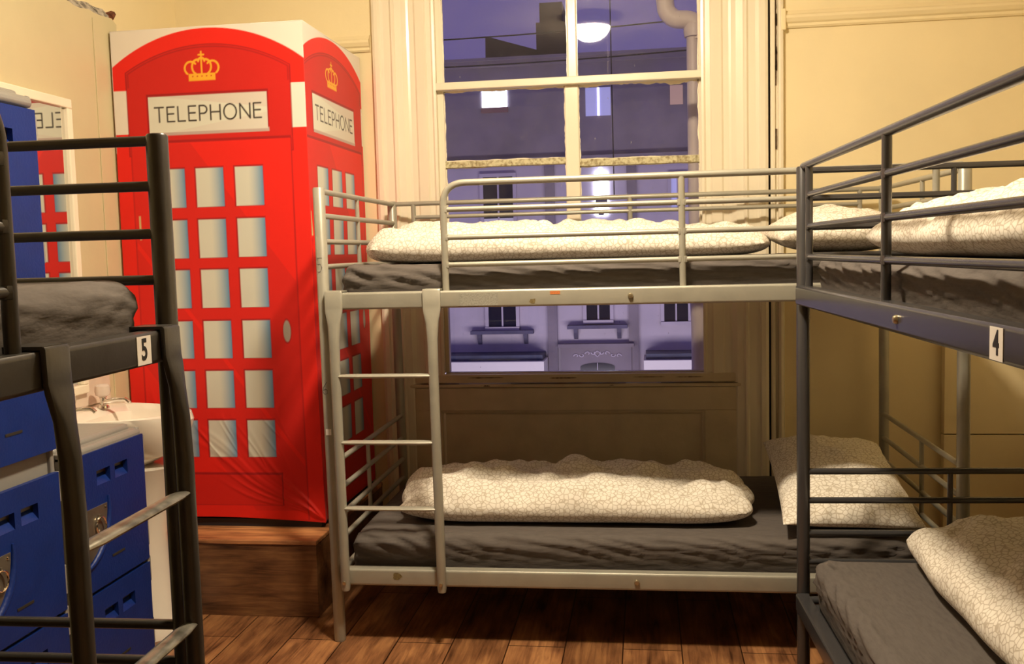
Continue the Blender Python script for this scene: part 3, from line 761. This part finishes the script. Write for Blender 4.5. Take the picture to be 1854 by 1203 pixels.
# ================================================================== DUVETS AND PILLOWS
def soft(name, frame, cu, cv, cz, fn, nu, nv, label, cat, group=None, m=bed_m, tilt=0., yaw=0.):
    """closed cushion: fn(s,t) -> (du,dv,zbottom,ztop) for s,t in -1..1"""
    (ox, oy, _), rz = frame; vs = []; fs = []
    for side in (0, 1):
        for i in range(nu+1):
            for j in range(nv+1):
                s = -math.cos(math.pi*i/nu); t = -math.cos(math.pi*j/nv)
                du, dv, zb, zt = fn(s, t); vs.append((du, dv, zt if side else zb))
    k = nv+1; n1_ = (nu+1)*k
    def quad(a, b_, c, d): fs.append((a, b_, c, d))
    for i in range(nu):
        for j in range(nv):
            a = i*k+j; quad(a, a+1, a+k+1, a+k); a += n1_; quad(a, a+k, a+k+1, a+1)
    rim = [(0, j) for j in range(nv)]+[(i, nv) for i in range(nu)]+[(nu, j) for j in range(nv, 0, -1)]+[(i, 0) for i in range(nu, 0, -1)]
    for q_ in range(len(rim)):
        a = rim[q_]; b_ = rim[(q_+1) % len(rim)]; A = a[0]*k+a[1]; B_ = b_[0]*k+b_[1]
        fs.append((A, B_, B_+n1_, A+n1_))
    o = MB().add(vs, fs).build(name, m, smooth=False)
    bm = bmesh.new(); bm.from_mesh(o.data); bmesh.ops.remove_doubles(bm, verts=bm.verts, dist=.0004); bmesh.ops.recalc_face_normals(bm, faces=bm.faces[:]); bm.to_mesh(o.data); bm.free()
    o.data.polygons.foreach_set('use_smooth', [True]*len(o.data.polygons)); o.data.update()
    c, s_ = math.cos(rz), math.sin(rz)
    o.location = (ox+cu*c-cv*s_, oy+cu*s_+cv*c, cz); o.rotation_euler = (tilt, 0, rz+yaw)
    o.rotation_mode = 'XYZ'
    tag(o, label, cat, group)
    return o
def duvet(frame, u0, u1, v0, v1, z0, h, label, seed, wob=.035, endpow=6.0, hf=None, lip=.25, ef=None):
    hu, hv = (u1-u0)/2, (v1-v0)/2
    def fn(s, t):
        uu, vv = s*hu, t*hv
        a = 1-abs(s)**endpow; b_ = 1-abs(t)**2.7
        th = max(0, a)**.5*max(0, b_)**.5
        big = fnoise(uu*3.1+seed, vv*4.5, seed*1.7, 2)
        fine = fnoise(uu*8+seed, vv*10, seed*2.3, 3)
        H = h*(hf(s, t) if hf else 1)
        edge = 1+wob*noise.noise(Vector((s*3.1, t*3.1, seed)))
        endg = max(0, abs(s)-.78)/.22
        gather = math.sin(t*17+seed*3+2*big)*.017*endg*min(1, th*2)+.010*math.sin(uu*23+vv*9+4*big)*(.3+.7*abs(t))*min(1, th)
        crease = -.012*max(0, 1-abs((vv*1.0+uu*.35*math.sin(seed)+.05*big+.02)/.02))*min(1, th*2)*(.5+.5*math.sin(uu*5+seed))
        zr = H*.36
        z_t = zr+(H-zr)*th*(1+.22*big)+(fine*.026+gather+crease)*min(1, th*1.5)
        z_b = zr*(1-min(1, th*1.25))**1.4
        if th <= 1e-6: z_t = z_b = zr+.006*noise.noise(Vector((s*9, t*9, seed)))
        ev = ef(s, t) if ef else 0
        return uu*edge*(1-.035*abs(t)**5)+(endg*.016*math.sin(t*9+seed)*(1-t*t)), vv*edge*(1-.09*abs(s)**9)+ev, z_b, z_t
    c0, c1 = (u0+u1)/2, (v0+v1)/2
    return soft('duvet', frame, c0, c1, z0, fn, 170, 64, label, 'duvet')
duvet(FM, .045, 1.48, .27, .72, 1.274, .136, 'circle-print duvet rolled along the top bunk by the window', 1.3, hf=lambda s, t: 1.06-.26*max(0, min(1, (s+.4)*.9)))
duvet(FM, .165, 1.40, .125, .64, .364, .150, 'circle-print duvet folded flat on the lower bunk by the window', 2.6, hf=lambda s, t: 1.0-.12*max(0, s))
duvet(FR, .10, 1.72, .115, .74, 1.270, .146, 'circle-print duvet bunched on the upper bunk of bed 4', 4.1)
duvet(FR, .045, 1.62, .24, .86, .374, .186, 'circle-print duvet spread on the lower bunk of bed 4', 5.9, ef=lambda s, t: -.01*s)
def pillow(frame, cu, cv, cz, lu, lv, h, label, seed, tilt=0., yaw=0., roll=0.):
    def fn(s, t):
        pinch = 1-.075*(1-abs(s)**2)*0
        eu = 1-.055*(1-t*t)**1*1.0; ev = 1-.055*(1-s*s)
        uu = s*lu/2*(1-.05*(1-abs(t))**0*(1-t*t)*0)*(1-.06*(1-t*t)); uu = s*lu/2*(1+.05*(t*t)-.04)
        vv = t*lv/2*(1+.05*(s*s)-.04)
        th = max(0, 1-abs(s)**2.4)**.55*max(0, 1-abs(t)**2.4)**.55
        big = fnoise(uu*4+seed, vv*4, seed, 2); fine = fnoise(uu*13+seed, vv*13, seed, 3)
        rad = math.sin(math.atan2(t, s)*22+3*big)*.005*(1-th)*min(1, th*6)
        z_t = h*.60*th*(1+.2*big)+fine*.010*th+rad; z_b = -h*.36*th*(1+.1*big)
        return uu, vv, z_b+.5*h*.72, z_t+.5*h*.72
    o = soft('pillow', frame, cu, cv, cz, fn, 90, 90, label, 'pillow', tilt=tilt, yaw=yaw)
    o.rotation_euler[1] = roll
    return o
pillow(FM, 1.71, .44, 1.276, .44, .60, .165, 'circle-print pillow at the right end of the top window bunk', 1.1, tilt=.05)
pillow(FM, 1.712, .425, .398, .43, .80, .185, 'circle-print pillow at the right end of the lower window bunk', 3.2, tilt=math.radians(7.5), yaw=-.05)

# ================================================================== LOCKERS
def locker(name, y0, y1, doors, ztop, label, loc_y):
    """doors: list of (z0,z1); faces +x"""
    XF, XW = -.57, -.925
    root = thing(name, ((XF+XW)/2, (y0+y1)/2, 0), label, 'locker')
    ox, oy = (XF+XW)/2, (y0+y1)/2
    def B(mb, nm, m, parent=root, bevel=0., smooth=True):
        mb.v = [(x-ox, y-oy, z) for x, y, z in mb.v]; return mb.build(nm, m, parent, bevel=bevel, smooth=smooth)
    w = y1-y0
    mb = MB()
    mb.box(XW, XF-.022, y0+.004, y1-.004, 0.02, ztop-.03)
    mb.box(XF-.03, XF-.004, y0, y0+.026, .0, ztop-.012); mb.box(XF-.03, XF-.010, y1-.016, y1, .0, ztop-.012)
    B(mb, 'body', greyp_m, bevel=.004)
    B(MB().box(XW, XF-.035, y0+.010, y1-.012, ztop-.028, ztop+.003).box(XW, XF-.002, y0, y1, ztop-.045, ztop-.014), 'top', greyp_m, bevel=.012)
    for i, (z0, z1) in enumerate(doors):
        a, b_ = y0+.028, y1-.006; s = .42/max(.3, z1-z0)
        yv = [a, a+.28*w, a+.47*w-.012, a+.53*w-.004, a+.70*w, b_]
        zt = z1-.060; zb = zt-.044
        holes = [(a+.285*w, a+.455*w), (a+.515*w, a+.685*w)]
        sl = (a+.42*w, a+.58*w, z0+.072, z0+.079)
        mb = MB(); X0, X1 = XF-.012, XF+.004
        if z1-z0 > .25:
            # door plate around two scooped vents
            mb.box(X0, X1, a, b_, z0, zb); mb.box(X0, X1, a, b_, zt, z1)
            mb.box(X0, X1, a, holes[0][0], zb, zt); mb.box(X0, X1, holes[0][1], holes[1][0], zb, zt); mb.box(X0, X1, holes[1][1], b_, zb, zt)
            for h0, h1 in holes:
                mb.add([(X1-.001, h0, zb), (X1-.001, h1, zb), (X0-.008, h1, zb+.026), (X0-.008, h0, zb+.026), (X0-.009, h0, zb-.004), (X0-.009, h1, zb-.004)], [(0, 1, 2, 3), (3, 2, 5, 4), (0, 4, 5, 1), (0, 3, 4), (1, 5, 2)])
        d = B(mb, 'door', blue_m, smooth=False)
        # moulded ledge slot low on the door
        B(MB().box(X1-.001, X1+.0015, sl[0], sl[1], sl[2], sl[3]), 'slot', crack_m, d, smooth=False)
        # hinge knuckles on the far edge
        for zz in (z0+.10*(z1-z0), z1-.22*(z1-z0)):
            B(MB().box(XF-.018, XF+.0015, y1-.010, y1+.006, zz, zz+.085), 'hinge', greyp_m, d, bevel=.003)
        if i == len(doors)-1 or (z1-z0) > .36:
            # quarter-round steel latch plate with a ring
            A = a+.02*w; T = z0+(z1-z0)*.60; rw, rh = .155, .165
            P = [(A, T), (A+rw, T)]+[(A+rw*math.cos(math.radians(t)), T-rh*math.sin(math.radians(t))) for t in range(8, 90, 8)]+[(A, T-rh)]
            B(MB().extr(P, 'x', X1, X1+.003), 'latch_plate', steel_m, d, bevel=.001, smooth=False)
            # raised moulded crescent round the plate
            mb = MB(); Q = [(X1+.001, A+(rw+.012)*math.cos(math.radians(t)), T-(rh+.012)*math.sin(math.radians(t))) for t in range(-6, 90, 6)]
            mb.tube(Q, [.004+.008*math.sin(math.pi*k/(len(Q)-1)) for k in range(len(Q))], 10); B(mb, 'latch_recess', blue_m, d)
            mb = MB(); cy_, cz_ = A+.105, T-.058
            Q = [(X1+.010+.004*math.cos(t), cy_+.019*math.cos(t), cz_+.026*math.sin(t)) for t in [2*math.pi*k/24 for k in range(25)]]
            mb.tube(Q, .0032, 8); B(mb, 'ring', chrome_m, d)
            for (py_, pz_) in ((A+.012, T-.012), (A+.142, T-.012), (A+.012, T-.150)):
                B(MB().tube([(X1+.002, py_, pz_), (X1+.006, py_, pz_)], [.005, .003], 8), 'rivet', chrome_m, d)
            B(MB().tube([(X1+.0025, A+.026, T-.058), (X1+.0045, A+.026, T-.058)], .008, 10), 'lock_hole', crack_m, d)
            B(MB().box(X1+.002, X1+.012, cy_-.004, cy_+.004, cz_+.018, cz_+.034), 'ring_clip', steel_m, d, smooth=False)
    return root
locker('locker', -.630, -.205, [(.030, .335), (.347, .755)], .788, 'short two-door blue plastic locker beside the sink', 0)
locker('locker', -1.075, -.655, [(.030, .335), (.347, .735), (.800, 1.245), (1.262, 1.715)], 1.765, 'tall four-door blue plastic locker left of the short one', 0)

# ================================================================== MIRROR
mr_ = thing('wall_mirror', (-.928, -.30, 1.35), 'large white-framed mirror on the left wall behind the blue lockers', 'mirror')
mb = MB()
for (a, b_, c, d) in ((-.62, .36, .485, .517), (-.62, .36, -.50, -.470), (.330, .360, -.470, .485), (-.62, -.59, -.470, .485)):
    mb.box(.001, .022, a, b_, c, d)
mb.build('frame', trim_m, mr_, bevel=.004, smooth=False)
MB().box(.001, .008, -.59, .332, -.47, .486).build('glass', mirror_m, mr_, smooth=False)

# ================================================================== WASH BASIN
sk = thing('washbasin', (-.93, .030, 0), 'white ceramic washbasin on the left wall between the lockers and telephone box', 'washbasin')
def dee(rx, ry, z, back=-.0, n=36):
    P = []
    for k in range(n+1):
        t = -math.pi/2+math.pi*k/n; c, s_ = math.cos(t), math.sin(t)
        P.append((back+rx*c, ry*s_, z-.012))
    return P+[(back, ry*.5, z), (back, -ry*.5, z)]
mb = MB()
mb.loft([dee(.16, .09, .585, .003), dee(.22, .13, .600, .003), dee(.31, .19, .645, .003), dee(.325, .185, .71, .003), dee(.370, .218, .765, .003), dee(.377, .222, .785, .003), dee(.374, .220, .793, .003), dee(.368, .216, .796, .003),
         dee(.345, .200, .792, .055), dee(.325, .185, .770, .085), dee(.29, .155, .70, .10), dee(.25, .11, .655, .13), dee(.20, .05, .650, .16)])
# (rings share one vertex count, the bowl's back edge steps forward of the tap ledge)
mb.build('bowl', ceramic_m, sk)
pd = MB(); pd.loft([[(cx_+rx*math.cos(2*math.pi*k/24), ry*math.sin(2*math.pi*k/24), z) for k in range(24)] for cx_, rx, ry, z in ((.20, .135, .12, .0), (.20, .13, .115, .03), (.20, .10, .09, .08), (.20, .09, .085, .35), (.20, .11, .10, .50), (.20, .16, .14, .60))])
pd.build('pedestal', ceramic_m, sk)
MB().box(.001, .005, -.26, .19, .80, 1.16).build('splashback', mat('pale_tile', (.74, .62, .50), .3, var=.10, vscale=9), sk, smooth=False)
for (yy, zz) in ((.045, 0), (-.165, 0)):
    t = MB(); x0 = .062
    t.lathe([(.020, 0), (.018, .008), (.011, .012), (.011, .035), (.014, .038), (.010, .046)], (x0, yy, .792), 16)
    t.tube([(x0, yy, .812), (x0+.05, yy, .822), (x0+.085, yy, .822), (x0+.098, yy, .810)], [.009, .009, .008, .008], 10, bendr=.02)
    tp_ = t.build('tap', chrome_m, sk)
    h = MB().lathe([(.012, .040), (.024, .046), (.027, .060), (.025, .078), (.018, .084), (.004, .085)], (x0, yy, .792), 10)
    h.build('tap_handle', crystal_m, tp_)
# ================================================================== CEILING LAMP
lp = thing('ceiling_lamp', (LAMP_POS[0], LAMP_POS[1], ZC), 'round glowing ceiling lamp above the beds, seen mirrored in the window', 'lamp')
MB().lathe([(.001, -.002), (.062, -.002), (.066, -.03), (.125, -.055), (.130, -.066), (.122, -.066), (.001, -.060)], (0, 0, 0), 32).build('lamp_base', mat('white_metal', (.8, .78, .72), .4), lp)
MB().lathe([(.001, -.150), (.030, -.148), (.062, -.138), (.094, -.116), (.113, -.088), (.120, -.069), (.001, -.068)], (0, 0, 0), 32).build('lamp_shade', lampglow_m, lp)
MB().tube([(.10, 0, -.06), (.105, .005, -.25), (.098, .0, -.48)], .0012, 6).build('pull_cord', white_m, lp)

# ================================================================== OUTSIDE
dp = MB(); dp.tube([(.95, 1.50, 2.62), (1.135, 1.45, 2.62), (1.135, 1.45, 2.335), (1.268, 1.45, 2.325), (1.268, 1.45, 2.0)], .036, 20, bendr=.10)
pr0 = thing('drainpipe', (1.27, 1.45, 0), 'fat cream drainpipe with a bend, close outside the window', 'pipe')
def O(mb, nm, m, root, off, bevel=0., smooth=True):
    mb.v = [(x-off[0], y-off[1], z-off[2]) for x, y, z in mb.v]; return mb.build(nm, m, root, bevel=bevel, smooth=smooth)
mb = MB(); mb.tube([(1.140, 1.45, 2.75), (1.140, 1.45, 2.46), (1.150, 1.45, 2.37), (1.185, 1.45, 2.335), (1.255, 1.45, 2.330), (1.300, 1.45, 2.30), (1.300, 1.45, 2.24)], .040, 20, bendr=.02)
O(mb, 'pipe_bend', pipe_m, pr0, (1.27, 1.45, 0))
mb = MB(); mb.tube([(1.268, 1.45, 2.26), (1.270, 1.45, 1.1), (1.292, 1.45, .95), (1.298, 1.45, -1.0)], [.030, .030, .046, .046], 20)
O(mb, 'pipe', pipe_m, pr0, (1.27, 1.45, 0))
for z in (2.28, 1.08, .66): O(MB().lathe([(.030, -.03), (.046, -.028), (.050, 0), (.046, .028), (.030, .03)], (1.275+(0 if z > 1.2 else .020), 1.45, z), 20), 'pipe_collar', pipe_m, pr0, (1.27, 1.45, 0))

# house across the street; image coordinates at an assumed nearer depth, scaled up about the camera
FS = 1.6397
hb = thing('house', (-.6654, 20, -.8357), 'pale stucco house front across the street, seen through the window at dusk', 'house'); hb.scale = (FS, FS, FS)
def Hs(mb, nm, m, parent=hb, bevel=0.): return mb.build(nm, m, parent, bevel=bevel, smooth=False)
# wall with openings left out is split into storey bands
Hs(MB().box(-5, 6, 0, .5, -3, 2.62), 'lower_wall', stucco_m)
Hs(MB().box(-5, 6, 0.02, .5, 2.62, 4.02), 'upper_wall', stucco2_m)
Hs(MB().box(-5, 6, -.06, .5, 3.98, 4.10).box(-5, 6, -.10, .0, 4.06, 4.10), 'cornice', stucco2_m)
Hs(MB().box(-5, 6, -.05, .02, 2.56, 2.66), 'string_course', stucco2_m)
for x in (-.32, .86): Hs(MB().box(x-.07, x+.07, -.07, 0, -3, 2.6), 'pilaster', stucco2_m)
def window(x0, x1, z0, z1, glass=dkglass_m, blind=None, trim=True):
    f = MB(); t = .05
    f.box(x0-t, x0, -.05, .02, z0-t, z1+t); f.box(x1, x1+t, -.05, .02, z0-t, z1+t); f.box(x0, x1, -.05, .02, z1, z1+t); f.box(x0-t, x1+t, -.07, .02, z0-t, z0)
    f.box((x0+x1)/2-.012, (x0+x1)/2+.012, -.03, .02, z0, z1)
    o = Hs(f, 'window_frame', stucco_m if trim else stucco2_m)
    Hs(MB().box(x0, x1, -.012, -.006, z0, z1), 'window_glass', glass, o)
    if blind: Hs(MB().box(x0, x1, -.016, -.0125, z0, z0+(z1-z0)*blind), 'blind', nos_m, o)
    return o
window(-1.30, -.86, 1.70, 2.40, blind=.14); window(-1.27, -.86, .20, .98); window(.18, .52, .28, .98)
window(1.30, 1.64, .24, .70); window(-3.1, -2.7, .2, .98); window(2.9, 3.3, .2, .98); window(-3.1, -2.7, 1.70, 2.4); window(2.9, 3.3, 1.7, 2.4)
window(1.42, 1.60, 1.85, 2.32, litdim_m)
# ledges on corbels
for x0, x1, z in ((-1.53, -.60, .13), (-.10, .77, .19)):
    mb = MB().box(x0, x1, -.16, 0, z-.03, z+.02)
    for x in (x0+.12, x1-.12): mb.extr([(0, z-.03), (-.12, z-.03), (-.10, z-.09), (-.03, z-.17), (0, z-.19)], 'x', x-.03, x+.03)
    Hs(mb, 'ledge', slate_m)
# portal
Hs(MB().box(-.24, .86, -.16, 0, -.11, -.06).box(-.20, .82, -.10, 0, -3, -.11), 'portal', stucco2_m)
mb = MB()
for k in range(4):
    for sg in (-1, 1):
        x0 = .33+sg*(.05+.085*k); zz = -.24+.018*(3-k)
        mb.tube([(x0+sg*(.045-.007*j)*math.cos(j*.75), -.112, zz+(.040-.006*j)*math.sin(j*.75)*(1 if k % 2 else -1)) for j in range(7)], .009, 6)
mb.tube([(.28, -.112, -.20), (.33, -.112, -.165), (.38, -.112, -.20), (.33, -.112, -.25), (.28, -.112, -.20)], .010, 6)
Hs(mb, 'carved_scrolls', stucco_m)
P = [(.08, -.60), (.08, -.40)]+[(.33-.25*math.cos(math.radians(t)), -.40+.06*math.sin(math.radians(t))) for t in range(10, 180, 17)]+[(.58, -.40), (.58, -.60)]
Hs(MB().extr(P, 'y', -.108, -.100), 'fanlight', dkglass_m)
Hs(MB().box(.325, .335, -.114, -.108, -.6, -.34), 'fanlight_bar', stucco_m)
# flat porch roofs with pale fascias either side
for x0, x1 in ((-2.4, -.40), (1.0, 2.6)):
    Hs(MB().box(x0, x1, -.62, -.0, -.62, -.255), 'porch_fascia', white_m); Hs(MB().box(x0+.03, x1-.03, -.50, 0, -.254, -.175), 'porch_roof', lead_m)
# lit windows high up
Hs(MB().box(-1.285, -.918, .004, .012, 3.41, 3.66), 'lit_window', litwin_m)
Hs(MB().box(-1.30, -.905, -.02, .02, 3.33, 3.40), 'sill', mat('reddish_sill', (.30, .16, .14), .7))
Hs(MB().box(.22, .58, .004, .012, 3.22, 3.62), 'lit_window', litdim_m); Hs(MB().box(.39, .42, -.004, .004, 3.22, 3.62), 'lit_gap', litwarm2_m)
Hs(MB().box(1.42, 1.60, .004, .012, 3.33, 3.60), 'lit_window', litwarm_m)
Hs(MB().box(.33, .52, -.03, -.012, 1.80, 2.42), 'lit_window', litwin_m)
Hs(MB().box(.34, .51, -.034, -.0305, 1.98, 2.06).box(.38, .46, -.034, -.0305, 1.80, 1.84), 'window_ornament', slate_m)
o = Hs(MB().lathe([(.01, -.04), (.03, -.03), (.042, 0), (.03, .03), (.01, .04)], (.42, -.10, 2.44), 12), 'globe_light', litwin_m)
# roofs and chimneys behind the parapet, against the sky
ch = MB().extr([(-1.46, 4.05), (-1.45, 4.76), (-.62, 4.50), (-.50, 4.42), (-.60, 4.05)], 'y', 1.5, 3)
Hs(ch, 'gable', roof_m)
Hs(MB().box(-.62, -.14, 1.4, 2.2, 4.05, 4.9).box(-.56, -.20, 1.4, 2.2, 4.9, 5.2), 'chimney', roof_m)
Hs(MB().box(-.2, .75, 1.6, 3, 4.05, 4.32), 'roof', roof_m)
# overhead wires
wr = thing('overhead_wire', (0, 10, 4.5), 'thin dark wires crossing the dusk sky outside the window', 'wire')
mb = MB()
for z0, z1 in ((4.20, 4.42), (3.86, 4.00)):
    mb.tube([(-4+8*k/12, 10, z0+(z1-z0)*k/12-.10*math.sin(math.pi*k/12)) for k in range(13)], .010, 6)
mb.tube([(.62, 10, 5.5), (.64, 10, 2.0)], .008, 6)
O(mb, 'wire', wire_m, wr, (0, 10, 4.5))
